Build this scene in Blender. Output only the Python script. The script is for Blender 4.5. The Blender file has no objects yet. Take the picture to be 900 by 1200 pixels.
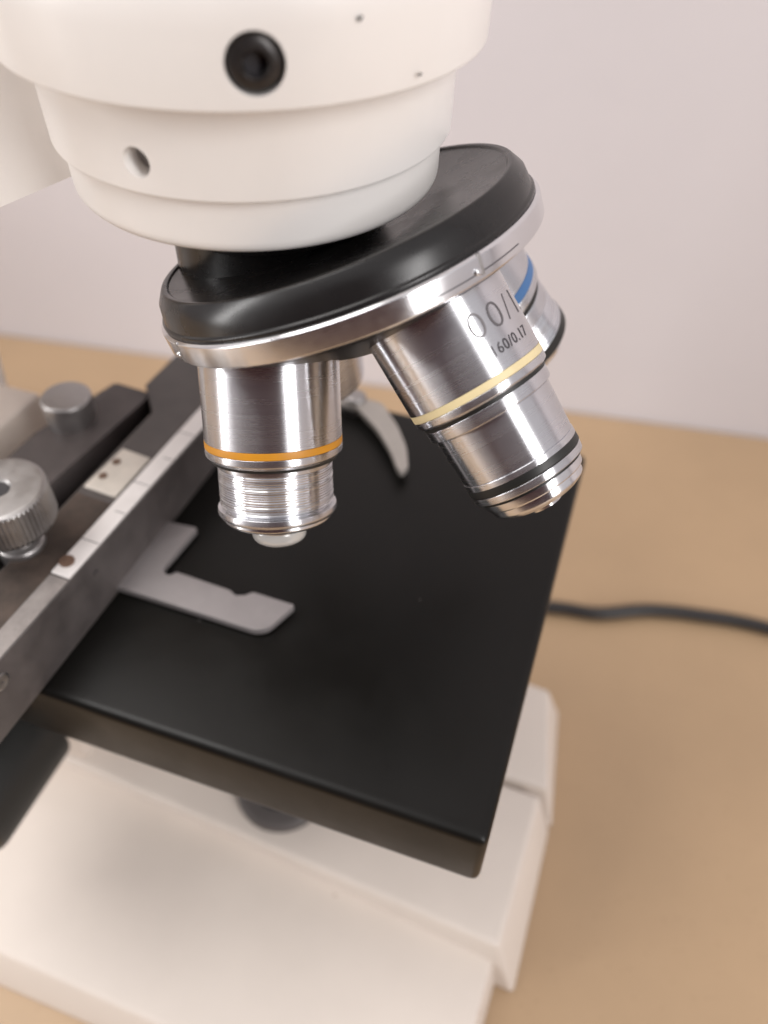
import bpy, bmesh, math, random
from mathutils import Vector, Matrix, Quaternion
random.seed(7)
S = 0.001                     # everything below is written in millimetres
sc = bpy.context.scene
COL = sc.collection
V = Vector
PI = math.pi

# ------------------------------------------------------------------ camera
cam_d = bpy.data.cameras.new('camera')
cam = bpy.data.objects.new('camera', cam_d)
COL.objects.link(cam)
sc.camera = cam
RIGHT = V((0.9454, 0.3255, 0.0157)); DOWN = V((0.2437, -0.6742, -0.6972)); FWD = V((-0.2163, 0.6630, -0.7167))
CAMLOC = V((61.323, -120.043, 140.968))
mw = Matrix((RIGHT, -DOWN, -FWD)).transposed().to_4x4()
mw.translation = CAMLOC*S
cam.matrix_world = mw
cam_d.sensor_fit = 'VERTICAL'; cam_d.sensor_height = 36; cam_d.lens = 28.864
cam_d.clip_start = 0.005; cam_d.clip_end = 50
cam_d.dof.use_dof = True
cam_d.dof.focus_distance = 0.128
cam_d.dof.aperture_fstop = 10.5
sc.render.resolution_x = 768; sc.render.resolution_y = 1024

# ------------------------------------------------------------------ world (dim warm room light from all round)
w = bpy.data.worlds.new("World"); sc.world = w; w.use_nodes = True
nt = w.node_tree; nt.nodes.clear()
out = nt.nodes.new('ShaderNodeOutputWorld'); bg = nt.nodes.new('ShaderNodeBackground')
tc = nt.nodes.new('ShaderNodeTexCoord'); sep = nt.nodes.new('ShaderNodeSeparateXYZ')
nt.links.new(tc.outputs['Generated'], sep.inputs[0])
ramp = nt.nodes.new('ShaderNodeValToRGB')
mr = nt.nodes.new('ShaderNodeMapRange'); mr.inputs[1].default_value = -1; mr.inputs[2].default_value = 1
nt.links.new(sep.outputs[2], mr.inputs[0]); nt.links.new(mr.outputs[0], ramp.inputs[0])
e = ramp.color_ramp.elements
e[0].position = 0.30; e[0].color = (0.20, 0.165, 0.15, 1)
e[1].position = 0.95; e[1].color = (0.62, 0.60, 0.61, 1)
x = e.new(0.5); x.color = (0.46, 0.42, 0.43, 1)
# dark mauve lobe added on the camera side to darken the chrome reflections
dotn = nt.nodes.new('ShaderNodeVectorMath'); dotn.operation = 'DOT_PRODUCT'
dotn.inputs[1].default_value = V((0.26, -0.96, 0.0)).normalized()
nt.links.new(tc.outputs['Generated'], dotn.inputs[0])
mr2 = nt.nodes.new('ShaderNodeMapRange'); mr2.inputs[1].default_value = 0.52; mr2.inputs[2].default_value = 0.80
mr2.interpolation_type = 'SMOOTHSTEP'
nt.links.new(dotn.outputs['Value'], mr2.inputs[0])
mix = nt.nodes.new('ShaderNodeMix'); mix.data_type = 'RGBA'
nt.links.new(mr2.outputs[0], mix.inputs[0]); nt.links.new(ramp.outputs[0], mix.inputs[6])
mix.inputs[7].default_value = (0.035, 0.013, 0.017, 1)
nt.links.new(mix.outputs[2], bg.inputs[0]); bg.inputs[1].default_value = 1.08
nt.links.new(bg.outputs[0], out.inputs[0])

# ------------------------------------------------------------------ lamps (the two windows of the room)
def area(name, loc, target, sx, sy, power, col):
    l = bpy.data.lights.new(name, 'AREA'); l.shape = 'RECTANGLE'; l.size = sx; l.size_y = sy
    l.energy = power; l.color = col
    o = bpy.data.objects.new(name, l); COL.objects.link(o)
    o.location = loc
    o.rotation_euler = (V(target)-V(loc)).to_track_quat('-Z', 'Y').to_euler()
    return o
def polar(az, el, d):
    a, b = math.radians(az), math.radians(el)
    return (d*math.cos(a)*math.cos(b), d*math.sin(a)*math.cos(b), d*math.sin(b)+0.03)
area('window_light', polar(-147, 15, 1.2), (0, 0, 0.05), 0.13, 0.8, 6.2, (1.0, 0.985, 0.97))
area('second_window_light', polar(-30, 27, 1.2), (0, 0, 0.05), 0.27, 0.9, 9.6, (1.0, 0.98, 0.97))
area('ceiling_light', (-0.42, -0.12, 0.85), (0.02, 0.03, 0.0), 0.55, 0.55, 4.8, (1.0, 0.97, 0.94))

sc.view_settings.view_transform = 'Standard'; sc.view_settings.look = 'None'
sc.view_settings.exposure = 0.1; sc.view_settings.gamma = 1.0
try: sc.view_settings.use_curve_mapping = False
except Exception: pass
sc.render.engine = 'CYCLES'

# ------------------------------------------------------------------ materials
def mat(name, col, rough=0.4, metal=0.0, spec=0.5, coat=0.0, aniso=0.0, bump=0.0, bscale=400, btype='noise',
        var=0.0, vscale=60, rvar=0.0, specks=None, stretch=None, tangent=False):
    m = bpy.data.materials.new(name); m.use_nodes = True
    n = m.node_tree.nodes; L = m.node_tree.links
    b = n['Principled BSDF']
    b.inputs['Base Color'].default_value = (*col, 1); b.inputs['Roughness'].default_value = rough
    b.inputs['Metallic'].default_value = metal; b.inputs['Specular IOR Level'].default_value = spec
    b.inputs['Coat Weight'].default_value = coat
    tcx = n.new('ShaderNodeTexCoord'); mp = n.new('ShaderNodeMapping'); L.new(tcx.outputs['Object'], mp.inputs[0])
    if stretch: mp.inputs['Scale'].default_value = stretch
    colsock = None
    if var or rvar:
        no = n.new('ShaderNodeTexNoise'); no.inputs['Scale'].default_value = vscale; no.inputs['Detail'].default_value = 5
        no.inputs['Roughness'].default_value = 0.6
        L.new(mp.outputs[0], no.inputs['Vector'])
    if var:
        mx = n.new('ShaderNodeMix'); mx.data_type = 'RGBA'
        mx.inputs[6].default_value = (*[c*(1-var) for c in col], 1)
        mx.inputs[7].default_value = (*[min(1, c*(1+var)) for c in col], 1)
        r = n.new('ShaderNodeMapRange'); r.inputs[1].default_value = 0.3; r.inputs[2].default_value = 0.7
        L.new(no.outputs['Fac'], r.inputs[0]); L.new(r.outputs[0], mx.inputs[0]); colsock = mx.outputs[2]
    if rvar:
        r = n.new('ShaderNodeMapRange'); r.inputs[1].default_value = 0.3; r.inputs[2].default_value = 0.7
        r.inputs[3].default_value = max(0.02, rough-rvar); r.inputs[4].default_value = rough+rvar
        L.new(no.outputs['Fac'], r.inputs[0]); L.new(r.outputs[0], b.inputs['Roughness'])
    if specks:
        scol, scale, size, keep = specks      # scattered small grains / chips
        vo = n.new('ShaderNodeTexVoronoi'); vo.inputs['Scale'].default_value = scale
        L.new(tcx.outputs['Object'], vo.inputs['Vector'])
        lt = n.new('ShaderNodeMath'); lt.operation = 'LESS_THAN'; lt.inputs[1].default_value = size
        L.new(vo.outputs['Distance'], lt.inputs[0])
        sp = n.new('ShaderNodeSeparateColor'); L.new(vo.outputs['Color'], sp.inputs[0])
        g = n.new('ShaderNodeMath'); g.operation = 'LESS_THAN'; g.inputs[1].default_value = keep
        L.new(sp.outputs[0], g.inputs[0])
        mu = n.new('ShaderNodeMath'); mu.operation = 'MULTIPLY'; L.new(lt.outputs[0], mu.inputs[0]); L.new(g.outputs[0], mu.inputs[1])
        mx2 = n.new('ShaderNodeMix'); mx2.data_type = 'RGBA'; L.new(mu.outputs[0], mx2.inputs[0])
        if colsock: L.new(colsock, mx2.inputs[6])
        else: mx2.inputs[6].default_value = (*col, 1)
        mx2.inputs[7].default_value = (*scol, 1); colsock = mx2.outputs[2]
    if colsock: L.new(colsock, b.inputs['Base Color'])
    if aniso or tangent:
        b.inputs['Anisotropic'].default_value = aniso
        tg = n.new('ShaderNodeTangent'); tg.direction_type = 'RADIAL'; tg.axis = 'Z'; b.inputs['Anisotropic Rotation'].default_value = 0.25
        L.new(tg.outputs[0], b.inputs['Tangent'])
    if bump:
        mp2 = n.new('ShaderNodeMapping'); L.new(tcx.outputs['Object'], mp2.inputs[0])
        if btype == 'rings': mp2.inputs['Scale'].default_value = (0.03, 0.03, 1)
        bn = n.new('ShaderNodeTexNoise'); bn.inputs['Scale'].default_value = bscale; bn.inputs['Detail'].default_value = 4
        L.new(mp2.outputs[0], bn.inputs['Vector'])
        bp = n.new('ShaderNodeBump'); bp.inputs['Strength'].default_value = bump; bp.inputs['Distance'].default_value = 0.0002
        L.new(bn.outputs['Fac'], bp.inputs['Height']); L.new(bp.outputs[0], b.inputs['Normal'])
    return m

M = {}
M['paint'] = mat('cream_enamel', (0.88, 0.85, 0.82), 0.38, coat=0.15, var=0.025, vscale=45, bump=0.06, bscale=1400,
                 specks=((0.28, 0.24, 0.21), 95, 0.035, 0.10))
M['base_paint_shaded'] = mat('base_enamel_shaded', (0.65, 0.58, 0.52), 0.48, var=0.035, vscale=28, bump=0.08, bscale=1400,  # darker, warmer copy of the cream enamel; weaker light put into the colour
                      specks=((0.44, 0.35, 0.29), 85, 0.06, 0.22))
M['chrome'] = mat('brushed_chrome', (0.70, 0.705, 0.735), 0.27, metal=1, aniso=0.97, rvar=0.012, vscale=900, stretch=(0.05, 0.05, 1),
                  bump=0.012, bscale=5000, btype='rings')
M['chrome_ring'] = mat('polished_chrome', (0.80, 0.80, 0.82), 0.24, metal=1, aniso=0.9, rvar=0.03, vscale=500, bump=0.012, bscale=2600)
M['chrome_plain'] = mat('satin_steel', (0.40, 0.385, 0.38), 0.45, metal=1, var=0.08, vscale=300, rvar=0.08)
M['bracket'] = mat('stamped_steel', (0.32, 0.295, 0.295), 0.55, metal=0.5, var=0.05, vscale=200, bump=0.05, bscale=2500)
M['pale_steel'] = mat('pale_steel', (0.42, 0.39, 0.36), 0.5, metal=0.4, var=0.05, vscale=200)
M['black'] = mat('black_gloss_enamel', (0.012, 0.011, 0.011), 0.27, spec=0.45, rvar=0.05, vscale=120, bump=0.03, bscale=500,
                 specks=((0.12, 0.11, 0.11), 260, 0.07, 0.02))
M['stage'] = mat('black_stage_paint', (0.0055, 0.005, 0.0043), 0.36, spec=0.24, rvar=0.08, vscale=45, bump=0.05, bscale=3000,
                 specks=((0.30, 0.29, 0.28), 260, 0.032, 0.14))
M['dark_metal'] = mat('dark_metal', (0.05, 0.048, 0.05), 0.35, metal=0.6)
M['rail'] = mat('worn_black_anodised', (0.082, 0.071, 0.068), 0.45, metal=0.1, var=0.24, vscale=110, rvar=0.08)
M['rust'] = mat('brown_oxide', (0.055, 0.038, 0.029), 0.7, var=0.45, vscale=160)
M['grey_plastic'] = mat('faded_black_plastic', (0.085, 0.075, 0.072), 0.6, var=0.08, vscale=90)
M['screw_black'] = mat('oxidised_screw', (0.035, 0.031, 0.030), 0.35, metal=0.4, var=0.3, vscale=900)
M['rubber'] = mat('black_plastic', (0.012, 0.012, 0.011), 0.45, rvar=0.05)
M['carriage'] = mat('worn_grey_anodised', (0.085, 0.072, 0.070), 0.5, metal=0.2, var=0.25, vscale=90)
M['rust_spot'] = mat('brown_screw', (0.13, 0.075, 0.05), 0.6, var=0.3, vscale=900)
M['bare'] = mat('bare_strip', (0.30, 0.27, 0.255), 0.45, metal=0.3, var=0.25, vscale=180)
M['mark'] = mat('graduation_ink', (0.12, 0.11, 0.11), 0.5)
M['scale'] = mat('scale_plate', (0.74, 0.70, 0.68), 0.42, metal=0.0, var=0.06, vscale=120)
M['plate'] = mat('vernier_plate', (0.58, 0.53, 0.47), 0.5, metal=0.15, var=0.10, vscale=160)
M['ink'] = mat('black_ink', (0.035, 0.032, 0.035), 0.5)
M['engrave'] = mat('engraved_line', (0.06, 0.055, 0.06), 0.45, metal=0.3)
M['engrave_light'] = mat('engraved_figures', (0.15, 0.14, 0.145), 0.45, metal=0.5)
M['yellow'] = mat('yellow_band', (0.58, 0.25, 0.018), 0.4, var=0.06, vscale=300)
M['ivory'] = mat('ivory_band', (0.74, 0.62, 0.36), 0.45, var=0.06, vscale=300)
M['blue'] = mat('blue_band', (0.06, 0.16, 0.36), 0.4)
M['red'] = mat('red_band', (0.55, 0.05, 0.03), 0.4)
M['dark_glass'] = mat('dark_filter_glass', (0.03, 0.03, 0.032), 0.25)
M['glass'] = mat('lens_glass', (0.50, 0.49, 0.47), 0.12, spec=0.8, coat=1.0)
M['wood'] = mat('tan_laminate', (0.42, 0.288, 0.172), 0.42, var=0.06, vscale=14, bump=0.06, bscale=900,
                specks=((0.35, 0.235, 0.135), 520, 0.17, 0.25))
M['wall'] = mat('plaster_wall', (0.635, 0.60, 0.615), 0.9, var=0.02, vscale=9, bump=0.15, bscale=350)
M['cable'] = mat('black_cable_sheath', (0.014, 0.012, 0.012), 0.45)

# ------------------------------------------------------------------ helpers
def link(name, bm, m, parent=None, matrix=None, sharp=35, smooth=True):
    """one mesh object; coordinates in mm, optional local frame in mm"""
    me = bpy.data.meshes.new(name)
    bmesh.ops.recalc_face_normals(bm, faces=bm.faces)
    for v in bm.verts: v.co *= S
    bm.to_mesh(me); bm.free()
    if smooth:
        for p_ in me.polygons: p_.use_smooth = True
        me.set_sharp_from_angle(angle=math.radians(sharp))
    for mm in (m if isinstance(m, (list, tuple)) else [m]): me.materials.append(mm)
    o = bpy.data.objects.new(name, me); COL.objects.link(o)
    W = Matrix.Identity(4)
    if matrix is not None:
        W = matrix.copy(); W.translation = W.translation*S
    if parent is not None:
        o.parent = parent
        o.matrix_local = WORLD[parent.name].inverted() @ W
    else:
        o.matrix_local = W
    WORLD[o.name] = W
    return o
WORLD = {}

def fillet(pts, n=5):
    """pts: (r, z[, radius]); rounds the marked corners of a profile"""
    res = []
    for i, p in enumerate(pts):
        q = V((p[0], p[1]))
        rad = p[2] if len(p) > 2 else 0
        if rad <= 0 or i in (0, len(pts)-1): res.append(q); continue
        a = V(pts[i-1][:2])-q; b = V(pts[i+1][:2])-q
        d = min(rad, a.length*0.48, b.length*0.48)
        a.normalize(); b.normalize()
        s, t = q+a*d, q+b*d
        for k in range(n+1):
            u = k/n
            res.append(s*(1-u)**2 + q*2*u*(1-u) + t*u*u)
    return res

def lathe(pts, seg=128, bm=None, mat_i=0, off=(0, 0), rfun=None):
    bm = bm or bmesh.new()
    P = fillet(pts)
    rings = []
    for r, z in P:
        if r < 1e-4: rings.append([bm.verts.new((off[0], off[1], z))]); continue
        rings.append([bm.verts.new((off[0]+(r*(rfun(k) if rfun else 1))*math.cos(2*PI*k/seg),
                                    off[1]+(r*(rfun(k) if rfun else 1))*math.sin(2*PI*k/seg), z)) for k in range(seg)])
    for A, B in zip(rings, rings[1:]):
        for k in range(seg):
            l = (k+1) % seg
            f = [A[k % len(A)], A[l % len(A)], B[l % len(B)], B[k % len(B)]]
            f = list(dict.fromkeys(f))
            if len(f) > 2:
                fc = bm.faces.new(f); fc.material_index = mat_i
    return bm

def prism(poly, z0, z1, bev=0.0, bm=None, seg=3, top_scale=None):
    """polygon extruded in z with rounded edges"""
    b = bmesh.new()
    lo = [b.verts.new((p[0], p[1], z0)) for p in poly]
    tp = top_scale or poly
    hi = [b.verts.new((p[0], p[1], z1)) for p in tp]
    b.faces.new(lo[::-1]); b.faces.new(hi)
    n = len(poly)
    for i in range(n): b.faces.new([lo[i], lo[(i+1) % n], hi[(i+1) % n], hi[i]])
    if bev: bmesh.ops.bevel(b, geom=list(b.edges), offset=bev, segments=seg, profile=0.6, affect='EDGES', clamp_overlap=True)
    if bm is None: return b
    me = bpy.data.meshes.new('tmp'); b.to_mesh(me); b.free(); bm.from_mesh(me); bpy.data.meshes.remove(me)
    return bm

def rect(x0, y0, x1, y1): return [(x0, y0), (x1, y0), (x1, y1), (x0, y1)]
def roundpoly(pts, n=6):
    """pts (x, y, radius) -> polygon with rounded corners"""
    res = []
    N = len(pts)
    for i, p in enumerate(pts):
        q = V(p[:2]); rad = p[2] if len(p) > 2 else 0
        if not rad: res.append(tuple(q)); continue
        a = V(pts[i-1][:2])-q; b = V(pts[(i+1) % N][:2])-q
        d = min(rad, a.length*.48, b.length*.48); a.normalize(); b.normalize()
        for k in range(n+1):
            u = k/n; r = (q+a*d)*(1-u)**2+q*2*u*(1-u)+(q+b*d)*u*u
            res.append(tuple(r))
    return res

def frame(origin, zdir, xhint=(1, 0, 0)):
    z = V(zdir).normalized(); x = V(xhint); x = (x-z*x.dot(z)).normalized(); y = z.cross(x)
    m = Matrix((x, y, z)).transposed().to_4x4(); m.translation = V(origin)
    return m

def tube(path, r, seg=16, sub=8):
    P = [V(p) for p in path]; pts = []
    for i in range(len(P)-1):
        p0, p1, p2, p3 = P[max(i-1, 0)], P[i], P[i+1], P[min(i+2, len(P)-1)]
        for k in range(sub):
            t = k/sub
            pts.append(0.5*((2*p1)+(p2-p0)*t+(2*p0-5*p1+4*p2-p3)*t*t+(-p0+3*p1-3*p2+p3)*t**3))
    pts.append(P[-1])
    bm = bmesh.new(); rings = []
    for i, p in enumerate(pts):
        d = (pts[min(i+1, len(pts)-1)]-pts[max(i-1, 0)]).normalized()
        s = d.cross(V((0, 0, 1))).normalized(); u = s.cross(d)
        rings.append([bm.verts.new(p+r*(math.cos(2*PI*k/seg)*s+math.sin(2*PI*k/seg)*u)) for k in range(seg)])
    for A, B in zip(rings, rings[1:]):
        for k in range(seg): bm.faces.new([A[k], A[(k+1) % seg], B[(k+1) % seg], B[k]])
    bm.faces.new(rings[0]); bm.faces.new(rings[-1][::-1])
    return bm

# ------------------------------------------------------------------ setting: wall and table
TZ = -112.0
wd = V((394.6, 52.6, 0)).normalized(); wn = V((wd.y, -wd.x, 0))           # wall runs along wd
wp = V((-44.3, 198.9, TZ))
bm = bmesh.new()
q = [wp+wd*a+wn*b for a, b in ((-1500, 0), (1500, 0), (1500, -30), (-1500, -30))]
lo = [bm.verts.new((v.x, v.y, -850)) for v in q]; hi = [bm.verts.new((v.x, v.y, 1500)) for v in q]
bm.faces.new(lo[::-1]); bm.faces.new(hi)
for i in range(4): bm.faces.new([lo[i], lo[(i+1) % 4], hi[(i+1) % 4], hi[i]])
wall = link('wall', bm, M['wall'], smooth=False); wall['kind'] = 'structure'

q = [wp+wd*a+wn*b for a, b in ((-900, 1.0), (900, 1.0), (900, 620), (-900, 620))]
table = bpy.data.objects.new('table', None); COL.objects.link(table)
WORLD['table'] = Matrix.Identity(4)
table['label'] = 'tan wood laminate table that the white microscope stands on, pushed against the wall'
table['category'] = 'table'
tt = prism([(v.x, v.y) for v in q], TZ-24, TZ, 1.2)
link('tabletop', tt, M['wood'], table)
for a, b in ((-850, 50), (850, 50), (850, 570), (-850, 570)):
    v = wp+wd*a+wn*b
    link('leg', prism(rect(v.x-20, v.y-20, v.x+20, v.y+20), -849, TZ-24.5, 2), M['dark_metal'], table)

# ------------------------------------------------------------------ power cord
CZ = TZ+3.0
cord = link('power_cord', tube([(-60, 50, CZ), (0, 66, CZ), (35.8, 76.8, CZ), (64.0, 85.1, CZ), (79.9, 87.8, CZ), (98.2, 96.0, CZ), (117, 100.2, CZ),
                                (141.9, 102.7, CZ), (190, 100, CZ), (260, 84, CZ), (350, 100, CZ)], 2.5), M['cable'])
cord['label'] = 'black power cord lying in a gentle wave on the tan table behind the microscope'
cord['category'] = 'cord'

# ------------------------------------------------------------------ microscope
mic = bpy.data.objects.new('microscope', None); COL.objects.link(mic)
mic.location = (0, 0, TZ*S)
WORLD['microscope'] = Matrix.Translation((0, 0, TZ*S))
mic['label'] = 'cream white microscope with black square stage and chrome objectives on a tilted nosepiece'
mic['category'] = 'microscope'

# ---- head: three stepped cylinders, one lathe
HX = -0.5
H = Matrix.Translation((HX, 0, 0))
head = link('head', lathe([(0, 86.2), (22, 86.2), (25.0, 83.8, 1.0), (29.0, 83.9, 1.9), (29.2, 92.0), (30.6, 92.1, .4), (30.9, 104.8), (34.9, 104.9, .35),
                           (35.4, 117.5, 5), (31.5, 125, 5), (27, 134, 6), (24, 136, 2), (24, 180, 3), (0, 180)], 256), M['paint'], mic, H, sharp=40)
def cyl_frame(p, inset=0.0):
    p = V(p); c = V((HX, 0, p.z)); n = (p-c).normalized()
    return frame(p-n*inset, n, (0, 0, 1))
def boolean_hole(obj, fr, r, depth_in, depth_out):
    b = lathe([(0, -depth_in), (r, -depth_in), (r, depth_out), (0, depth_out)], 48)
    c = link('cutter', b, M['paint'], None, fr, smooth=False)
    md = obj.modifiers.new('hole', 'BOOLEAN'); md.operation = 'DIFFERENCE'; md.object = c; md.solver = 'EXACT'
    bpy.context.view_layer.update()
    dg = bpy.context.evaluated_depsgraph_get()
    me = bpy.data.meshes.new_from_object(obj.evaluated_get(dg))
    obj.modifiers.clear(); obj.data = me
    bpy.data.objects.remove(c)
    me.set_sharp_from_angle(angle=math.radians(30))
# black cap screw with a hexagon socket in a drilled counterbore
SF = cyl_frame((16.1, -31.0, 110.1))
boolean_hole(head, SF, 3.45, 3.2, 8)
scr = link('screw', lathe([(0, -3), (3.2, -3), (3.25, -1.5), (3.1, -.5, .5), (2.2, -.05, .4), (1.5, 0, .1), (1.42, -.2), (1.4, -1.6), (0, -1.7)], 64), M['screw_black'], head, SF, sharp=50)
hexm = bmesh.new()
hx_ = [(1.48*math.cos(PI/3*k+.3), 1.48*math.sin(PI/3*k+.3)) for k in range(6)]
hv = [hexm.verts.new((a, b, -.06)) for a, b in hx_]; hb = [hexm.verts.new((a*.94, b*.94, -1.4)) for a, b in hx_]
for k in range(6): hexm.faces.new([hv[k], hv[(k+1) % 6], hb[(k+1) % 6], hb[k]])
hexm.faces.new(hb)
link('hex_socket', hexm, M['ink'], head, SF, sharp=20)
# open set-screw hole in the second step
HF = cyl_frame((-2.2, -30.1, 96.4), 3.6)
boolean_hole(head, HF, 2.0, 0.2, 9)
link('set_screw', lathe([(0, 0), (1.9, 0), (1.9, 1.2, .3), (.9, 1.4), (.8, .7), (0, .6)], 32), M['chrome_plain'], head, HF)

# ---- arm
arm_prof = [(-13, 138), (-13, 91), (-25, 85.2), (-40, 78.0), (-70, 66), (-92, 46), (-99, 18), (-100, -10), (-100, -100), (-140, -100), (-140, 20), (-134, 80), (-112, 118), (-70, 136)]
b = bmesh.new()
A_ = [b.verts.new((x_, -17.0, z_)) for x_, z_ in arm_prof]; B_ = [b.verts.new((x_, 24.0, z_)) for x_, z_ in arm_prof]
b.faces.new(A_); b.faces.new(B_[::-1])
for i in range(len(arm_prof)): b.faces.new([A_[i], B_[i], B_[(i+1) % len(A_)], A_[(i+1) % len(A_)]])
bmesh.ops.bevel(b, geom=list(b.edges), offset=2.2, segments=4, profile=0.6, affect='EDGES', clamp_overlap=True)
arm = link('arm', b, M['paint'], mic, sharp=50)
link('focus_block', prism([(-101, -20), (-80.5, -20), (-77.6, 14), (-101, 14)], -70, 7.5, 1.2), M['base_paint_shaded'], arm)
link('knob_housing', prism(rect(-98, -42, -50, 8), -75, -24, 3), M['base_paint_shaded'], arm)
link('stage_support', prism(rect(-84, -10, -20, 14), -40, -18.3, 1.5), M['dark_metal'], arm)
KF = frame((-57.2, -75.5, -46), (0, 1, 0))
link('focus_knob', lathe([(0, 0), (12.5, 0, .5), (13.6, .5, .5), (14.0, 2, .5), (14.0, 26.8, .3), (13.6, 27.4, .3), (6, 27.5), (5, 50), (0, 50)], 96), M['rubber'], arm, KF)

# ---- base: stepped enamelled foot with drafted sides
base = link('base', prism([(-135, -93), (71.2, -93), (73, -46), (-135, -42)], TZ+.3, -99, 1.4,
                          top_scale=[(-135, -85.9), (68.6, -89.6), (70.9, -38), (-135, -30)]), M['base_paint_shaded'], mic, sharp=45)
link('base_step', prism([(-132, -30), (78.6, -48.9), (79, 0), (-132, 2)], TZ+.5, -90, 1.7,
                        top_scale=[(-132, -33.5), (71.0, -45.2), (73.0, -1.0), (-132, 2)]), M['base_paint_shaded'], base, sharp=45)
link('rear_foot', prism([(-130, -1), (79.5, .5), (74, 42), (-130, 58)], TZ+.7, -89.4, 1.2,
                        top_scale=[(-130, -1), (74.6, 1.6), (68.4, 34.8), (-130, 52)]), M['base_paint_shaded'], base, sharp=45)
IL = Matrix.Translation((0.6, -24.2, -90))
lamp = link('illuminator', lathe([(0, -.5), (13.2, -.5), (13.2, 2.2, .5), (12.4, 3.2, .8), (11, 3.5), (0, 3.6)], 96), M['grey_plastic'], mic, IL)
link('lens', lathe([(0, 5.2), (5, 4.9), (8.1, 4.0), (8.3, 3.4), (0, 3.3)], 64), M['dark_glass'], lamp, IL)

# ---- stage
stage = link('stage', prism([(-50, -59.2), (61.6, -59.2), (61.45, 48.05), (-50, 48.05)], -18.0, 0, 2.0, seg=5), M['stage'], mic, sharp=50)
link('condenser', lathe([(0, -46), (14, -46, 1), (17, -42, 1), (17, -26, 1), (19, -24), (19, -18.2), (0, -18.2)], 64), M['rubber'], stage, Matrix.Translation((0, 0, 0)))

# ---- mechanical stage: local frame runs along the rail
MF = Matrix.Translation((-25.4, 0, 0)) @ Matrix.Rotation(-0.057, 4, 'Z')
def box(u0, v0, u1, v1, z0, z1, bev=.3): return prism(rect(u0, v0, u1, v1), z0, z1, bev)
RT = 15.0
tp_ = [(-14.9, -92), (-.9, -92), (-.5, 40), (-23, 40), (-23, 16.8), (-20.3, 14.7), (-14.9, 8.4)]
bt_ = [(-14.9, -92), (1.2, -92), (-1.9, 40), (-23, 40), (-23, 16.8), (-20.3, 14.7), (-14.9, 8.4)]
rail = link('mechanical_stage', prism(bt_, 0.15, RT, .35, top_scale=tp_), M['rail'], mic, MF, sharp=30)
link('carriage', prism(roundpoly([(-37, -88), (-27.5, -88), (-20.2, 15.6), (-31.3, 15.6, 1), (-34, 4, 1), (-37, -8)]), 0.2, RT-.9, .6), M['carriage'], rail, MF)
link('slot_floor', box(-28, -88, -15.0, 16.7, -3, 2.2, .1), M['ink'], rail, MF)
link('stained_strip', box(-14.7, -90, -5.5, -21.5, RT-.05, RT+.05, .02), M['rust'], rail, MF)
link('scale_strip', box(-5.4, -42.2, -1.05, 30, RT-.3, RT+.4, .12), M['scale'], rail, MF)
tk = bmesh.new()
for k in range(7):
    v0 = -32.5+k*9.2
    tk = prism(rect(-5.3 if k % 2 == 0 else -3.6, v0, -1.15, v0+.22), RT+.3, RT+.42, 0, tk)
link('graduation_marks', tk, M['mark'], rail, MF)
link('strip_screw', lathe([(0, RT+.35), (1.55, RT+.35), (1.55, RT+.8, .3), (0, RT+.9)], 32, off=(-4.1, -38.8)), M['rust_spot'], rail, MF)
link('bare_strip', box(-5.4, -92, -1.1, -42.6, RT-.3, RT+.08, .1), M['bare'], rail, MF)
link('vernier_plate', prism([(-14.4, -19.5), (-6.1, -19.7), (-6.1, -6.2), (-13.8, -5.8)], RT-.3, RT+.55, .25), M['plate'], rail, MF)
for v0 in (-15.3, -10.3):
    link('rivet', lathe([(0, RT+.5), (1.0, RT+.5), (1.0, RT+.7, .15), (0, RT+.8)], 24, off=(-12.3, v0)), M['rust_spot'], rail, MF)
for v0, z0 in ((-64.5, 11.0), (-36.3, 10.6), (-37.8, 7.6), (-8.3, 9.0)):
    uu = (1.2-(v0+92)*3.1/132)*(1-z0/RT)+(-.9+(v0+92)*.4/132)*(z0/RT)
    f = MF @ frame((uu+.05, v0, z0), (1, 0, 0.05), (0, 1, 0))
    big = v0 < -60
    k_ = 1.7 if big else 1.0
    link('rail_screw', lathe([(0, -.3), (.9*k_, -.3), (1.1*k_, -.02), (1.1*k_, .2, .05), (.8*k_, .35, .1), (.35, .3), (.3, 0), (0, 0)], 24), M['chrome_plain' if big else 'dark_metal'], rail, f)
# thumb screws
link('clamp_knob', lathe([(0, 12), (4.0, 12), (4.0, 13.4), (5.7, 13.4, .5), (5.9, 20.4, .5), (5.4, 21.0, .3), (0, 21.1)], 72, off=(0, 0)), M['chrome_plain'], rail, Matrix.Translation((-57.6, 1.6, 0)))
NK = 60
kn = lathe([(0, 12), (4.6, 12), (4.8, 15.6, .3), (4.6, 16.4, .4), (3.2, 16.8), (3.2, 19.6), (4.6, 20), (4.6, 22.0), (8.5, 22.2, .3), (8.8, 22.6)], NK*4)
kn = lathe([(8.8, 22.6), (9.1, 23.0), (9.1, 30.2), (8.8, 30.7)], NK*4, bm=kn, rfun=lambda k: 1.0 if k % 4 < 2 else .955)
kn = lathe([(8.8, 30.7), (8.1, 31.0, .3), (2.6, 31.0), (2.1, 30.5), (2.1, 26), (0, 26)], NK*4, bm=kn)
KN = Matrix.Translation((-43.2, -37.4, 0))
link('traverse_knob', kn, M['chrome_plain'], rail, KN, sharp=25)
link('bore_shade_disc', lathe([(0, 30.3), (2.05, 30.3), (2.05, 30.6), (0, 30.5)], 32), M['ink'], rail, KN)  # black disc set across the bore, its inner shade given as colour

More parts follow.
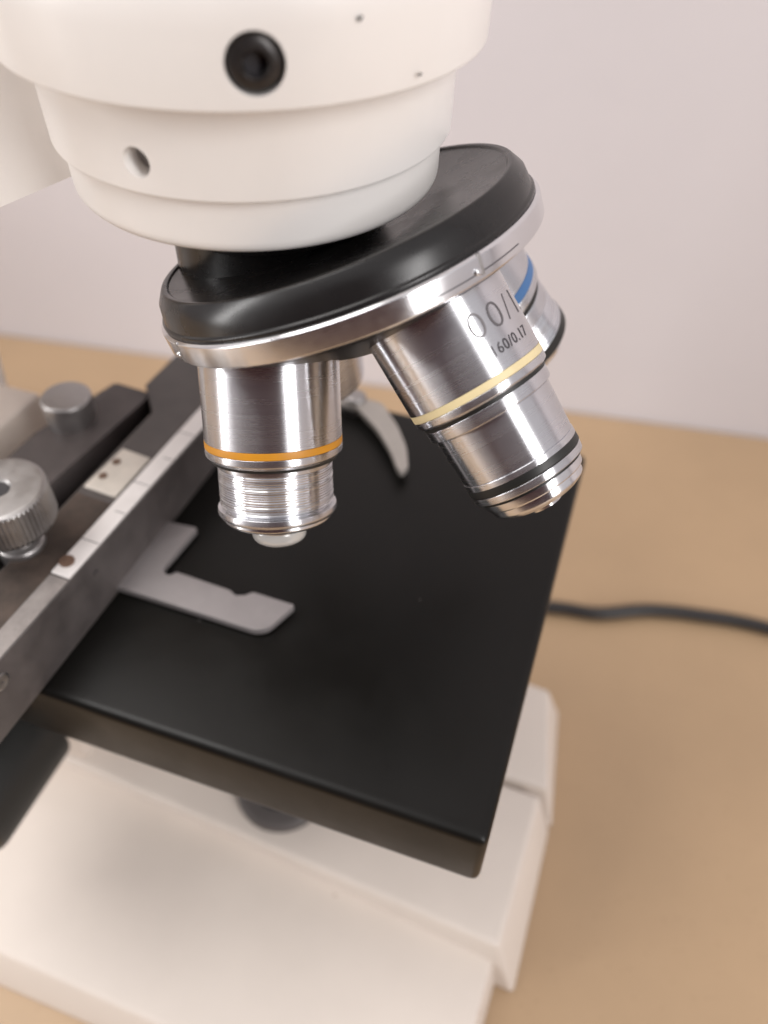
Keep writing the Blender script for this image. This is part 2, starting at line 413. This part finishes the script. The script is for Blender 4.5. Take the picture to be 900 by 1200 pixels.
# ---- slide holder: L-shaped bracket and spring finger
br = roundpoly([(-34, -32.4), (5.6, -33.0, 2.2), (7.9, -31.6, 1.6), (10.7, -24.2, .7), (0.8, -24.0, .5), (-0.4, -25.4, .5), (-2.3, -26.1, .4), (-4.0, -25.2, .4), (-17.3, -24.5, .3),
                (-18.1, -26.0, .8), (-20.2, -25.6, .8), (-20.5, -23.7, .4), (-19.3, -11.2, .6), (-34, -12.2)])
hold = link('slide_holder', prism(br, 0.8, 2.3, .25), M['bracket'], mic)
fg = roundpoly([(-30, 40), (0.1, 41.4, 1), (8.6, 34.6, 2), (14.4, 27.9, 2), (18.1, 22.2, 1), (19.6, 21.0, .7), (20.4, 23.8, .9), (17.8, 30.4, 2), (13.2, 37.4, 2), (6.2, 45.2, 1.5), (-30, 47)])
link('spring_finger', prism(fg, 2.2, 3.8, .3), M['pale_steel'], hold)
link('pivot_post', lathe([(0, .05), (3.0, .05), (3.0, 4.6, .5), (2.2, 5.1, .4), (0, 5.2)], 40), M['chrome_plain'], hold, Matrix.Translation((-1.2, 44.6, 0)))

# ---- nosepiece: the turret turns about AX, an axis through APEX tilted forward from the head's axis
APEX = V((0, 0, 109.725)); AX = V((0.3833, -0.0689, -0.9211)).normalized()
D10 = V((0.1678, -0.4021, -0.9001)).normalized(); D100 = V((0.6526, -0.2691, -0.7083)).normalized()
D4 = V((0.0447, 0.127, -0.9909)).normalized(); D40 = V((0.5384, 0.2751, -0.7965)).normalized()
CN = APEX+AX*42.668
NF = frame(CN, -AX, (1, 0, 0))           # local +z points up out of the disc
nose = link('nosepiece', lathe([(31.0, 3.6), (32.1, 3.9, .1), (32.15, 4.5, .25), (31.75, 4.8), (31.3, 7.2), (29.9, 9.2, .35), (29.1, 9.1, .15), (28.8, 8.75), (24, 8.0), (14, 6.8), (0, 6.8)], 224),
            M['black'], mic, NF, sharp=32)
link('turret_mount', lathe([(0, 62), (16.0, 62), (16.0, 77.6, .5), (18.2, 78.0, .2), (18.2, 80.6, .2), (17, 80.8), (17, 85.0), (0, 85.0)], 96), M['black'], nose, Matrix.Translation((0.0, 0.0, 0)))
link('chrome_ring', lathe([(31.2, -.05), (32.3, -.1, .15), (32.7, .3, .15), (32.75, 3.5, .15), (32.3, 3.85, .1), (31.2, 3.9)], 288),
            M['chrome_ring'], nose, NF, sharp=25)
link('underside_cone', lathe([(31.5, 0.3), (31.0, -.8, .5), (27, -3.0), (11, -11.0, 1), (0, -12)], 128), M['dark_metal'], nose, NF)
c_in = NF.inverted() @ CAMLOC
az0 = math.atan2(c_in.y, c_in.x)
# lower lip of the ring and the click-stop notches
def arc_strip(r, z0, z1, a0, a1, th, n=60):
    b = bmesh.new(); rows = []
    for i in range(n+1):
        a = a0+(a1-a0)*i/n
        rows.append([b.verts.new((rr*math.cos(a), rr*math.sin(a), z)) for rr, z in ((r-.2, z0), (r+th, z0), (r+th, z1), (r-.2, z1))])
    for A, B in zip(rows, rows[1:]):
        for k in range(4): b.faces.new([A[k], A[(k+1) % 4], B[(k+1) % 4], B[k]])
    b.faces.new(rows[0]); b.faces.new(rows[-1][::-1])
    return b
link('ring_groove', arc_strip(32.74, 1.25, 1.42, az0+.24, az0+.80, .012), M['engrave'], nose, NF)
for da in (0.54, -1.08):
    az = az0+da
    f = NF @ frame((32.74*math.cos(az), 32.74*math.sin(az), 2.3), (math.cos(az), math.sin(az), 0), (0, 0, 1))
    link('click_notch', prism(rect(-1.5, -.28, 1.55, .28), -.3, .05, .04), M['chrome_plain'], nose, f)
    link('click_stop', lathe([(0, -.2), (.5, -.2), (.5, .35, .15), (0, .42)], 24, off=(-.7, .95)), M['chrome_ring'], nose, f)

# ---- objectives.  Local +z = towards the specimen; z is counted from APEX
def objective(d, band, parts, label=None):
    F = frame(APEX, d, (1, 0, 0))
    # the object origin sits at the shoulder of the objective
    Fs = F @ Matrix.Translation((0, 0, 53))
    sh = lambda pr: [(p_[0], p_[1]-53)+tuple(p_[2:]) for p_ in pr]
    o = link('objective', lathe(sh(parts['barrel']), 192), M['chrome'], mic, Fs, sharp=30)
    if label: o['label'] = label
    bz, bh, brad = parts['band']
    link('colour_band', lathe(sh([(brad-.25, bz), (brad+.05, bz+.02, .05), (brad+.05, bz+bh-.02, .05), (brad-.25, bz+bh)]), 160), M[band], o, Fs)
    for pr in parts.get('dark', []): link('dark_ring', lathe(sh(pr), 160), M['rubber'], o, Fs)
    if 'nose' in parts: link('front_barrel', lathe(sh(parts['nose']), 192), M['chrome'], o, Fs, sharp=22)
    if 'tip' in parts: link('front_mount', lathe(sh(parts['tip']), 128), M['chrome_ring'], o, Fs, sharp=30)
    if 'lens' in parts: link('front_lens', lathe(sh(parts['lens']), 64), M['glass'], o, Fs)
    return o, Fs
def knurl(r, z0, z1, pitch=.42, amp=.05):
    pts = []; z = z0; i = 0
    while z < z1:
        a = amp*random.uniform(.4, 1.4)
        pts.append((r+(a if i % 2 else -a), z)); z += pitch*.5*random.uniform(.8, 1.25); i += 1
    return pts
o10, F10 = objective(D10, 'yellow', dict(
    barrel=[(11, 42), (11.4, 46), (11.45, 65.1), (11.25, 65.15), (11.25, 66.35), (11.48, 66.4, .08), (11.45, 67.6, .2), (10.8, 68.2), (10.5, 68.3)],
    band=(65.15, 1.2, 11.43),
    dark=[[(9.5, 68.15), (10.7, 68.2), (10.6, 68.7), (9.4, 68.8)]],
    nose=[(9.6, 68.6), (9.85, 68.75, .1), (9.75, 69.6)] + knurl(9.62, 69.8, 76.4) + [(9.4, 76.6), (9.4, 76.8), (10.1, 76.95, .1), (10.2, 77.9, .25), (9.8, 78.5, .2), (9.3, 78.6)],
    tip=[(9.3, 78.4), (9.35, 79.2, .2), (8.6, 79.8, .2), (6, 80.0), (4.9, 80.1), (4.9, 81.4, .2), (4.3, 81.6)],
    lens=[(4.3, 81.3), (4.75, 81.5, .3), (4.75, 83.3, .9), (3.2, 84.3, .8), (0, 84.5)]), 'yellow banded objective over the middle of the stage')
o100, F100 = objective(D100, 'ivory', dict(
    barrel=[(11, 42), (11.4, 46), (11.35, 64.1), (11.15, 64.15), (11.15, 65.35), (11.36, 65.4, .08), (11.3, 66.5, .2), (10.9, 66.8), (10.6, 66.85)],
    band=(64.15, 1.2, 11.33),
    dark=[[(10.0, 66.75), (10.7, 66.85), (10.62, 67.4), (9.8, 67.5)], [(8.8, 78.75), (9.65, 78.8, .1), (9.7, 80.2, .2), (8.8, 80.3)], [(8.0, 81.7), (8.9, 81.75), (8.9, 82.1), (8.0, 82.1)]],
    nose=[(10.0, 67.4), (10.6, 67.45, .1), (10.5, 69.3, .1), (9.95, 69.35), (9.85, 69.55), (9.9, 69.6), (9.55, 77.8), (9.45, 77.85), (9.65, 77.95, .1), (9.65, 79.0, .1), (8.8, 79.1),
          (8.8, 80.2), (9.6, 80.3, .15), (9.5, 81.6, .2), (8.4, 81.7)],
    tip=[(8.2, 82.05), (8.7, 82.1, .15), (8.5, 83.5, .25), (7.95, 83.7), (7.9, 84.9, .4), (6.4, 85.8, .3), (3.2, 86.0), (2.9, 87.2), (1.2, 87.4)],
    lens=[(1.4, 87.3), (.8, 87.5), (0, 87.55)]), 'ivory banded objective with engraved figures, tilted towards the right')
o40, F40 = objective(D40, 'blue', dict(
    barrel=[(10.4, 42), (10.9, 46), (10.9, 62.9), (10.7, 63), (10.7, 65.0), (10.9, 65.1, .1), (10.8, 66.8, .2), (9.9, 67.8)],
    band=(63.0, 2.0, 10.85),
    dark=[[(9.6, 67.6), (10.0, 67.8), (9.95, 68.6), (9.5, 68.8)], [(9.6, 77.2), (10.35, 77.3), (10.35, 79.4), (9.6, 79.5)]],
    nose=[(9.6, 68.6), (10.05, 68.8, .2), (10.0, 71.8)] + knurl(9.95, 72, 76.8, .5, .10) + [(9.8, 77.0), (10.3, 77.1, .2), (10.2, 79.6, .3), (9.2, 80.2)],
    tip=[(9.3, 80.0), (8.2, 82.2, .4), (6.5, 82.8), (4, 85.5, .4), (2, 86)],
    lens=[(2.2, 85.8), (0, 85.9)]), 'blue banded objective half hidden behind the ivory banded one')
o4, F4 = objective(D4, 'red', dict(
    barrel=[(10.2, 42), (10.3, 46), (10.3, 57), (10.1, 57.1), (10.1, 59), (10.3, 59.1, .1), (10.3, 73.0, .3), (9.6, 73.8, .3), (8, 74.0)],
    band=(57.1, 1.9, 10.25),
    tip=[(8.2, 73.8), (8.0, 74.8, .3), (6.5, 75.0), (6.2, 74.2)],
    lens=[(6.3, 74.2), (3, 74.8), (0, 75.0)]), 'short objective hidden behind the yellow banded one')

# engraved figures wrapped round the barrel of the ivory banded objective
def wrap_text(txt, size, zc, ang_c, rad, parent, F, narrow=1.0, thin=0.0, space=1.08, m='engrave'):
    cu = bpy.data.curves.new('t', 'FONT'); cu.body = txt; cu.size = size; cu.align_x = 'CENTER'; cu.align_y = 'CENTER'
    cu.offset = thin; cu.resolution_u = 6; cu.space_character = space
    ob = bpy.data.objects.new('t', cu); COL.objects.link(ob)
    bpy.context.view_layer.update()
    me = bpy.data.meshes.new_from_object(ob.evaluated_get(bpy.context.evaluated_depsgraph_get()))
    bpy.data.objects.remove(ob)
    bm = bmesh.new(); bm.from_mesh(me); bpy.data.meshes.remove(me)
    bmesh.ops.subdivide_edges(bm, edges=[e_ for e_ in bm.edges if e_.calc_length() > .3], cuts=3)
    bmesh.ops.triangulate(bm, faces=bm.faces)
    for v in bm.verts:
        a = ang_c - v.co.x*narrow/rad
        v.co = V((rad*math.cos(a), rad*math.sin(a), zc - v.co.y))
    return link('engraving', bm, M[m], parent, F, smooth=False)
def loc(F, target):
    l = F.inverted() @ V(target); return math.atan2(l.y, l.x), l.z
a1, z1 = loc(F100, (44.56, -17.09, 77.92)); a2, z2 = loc(F100, (47.34, -19.52, 74.5))

wrap_text('00/1.25', 5.6, 4.0, a1-.32, 11.425, o100, F100, 1.10, -0.10, 1.16, 'engrave_light')
wrap_text('160/0.17', 2.3, 8.2, a2+.03, 11.41, o100, F100, .92, 0.012, 1.12)
# two chips in the enamel of the head
for p_, r_ in (((25.9, -23.9, 113.9), .34), ((30.8, -16.6, 106.6), .34)):
    f = cyl_frame(p_); rr = math.hypot(p_[0], p_[1])
    f.translation = V((p_[0]*35.08/rr, p_[1]*35.08/rr, p_[2]))
    cb = bmesh.new()
    vs = [cb.verts.new((r_*random.uniform(.5, 1.0)*math.cos(a_*PI/5), r_*1.5*random.uniform(.5, 1.0)*math.sin(a_*PI/5), .03)) for a_ in range(10)]
    cb.faces.new(vs); bmesh.ops.solidify(cb, geom=list(cb.faces), thickness=.3)
    link('paint_chip', cb, M['dark_metal'], head, f, smooth=False)
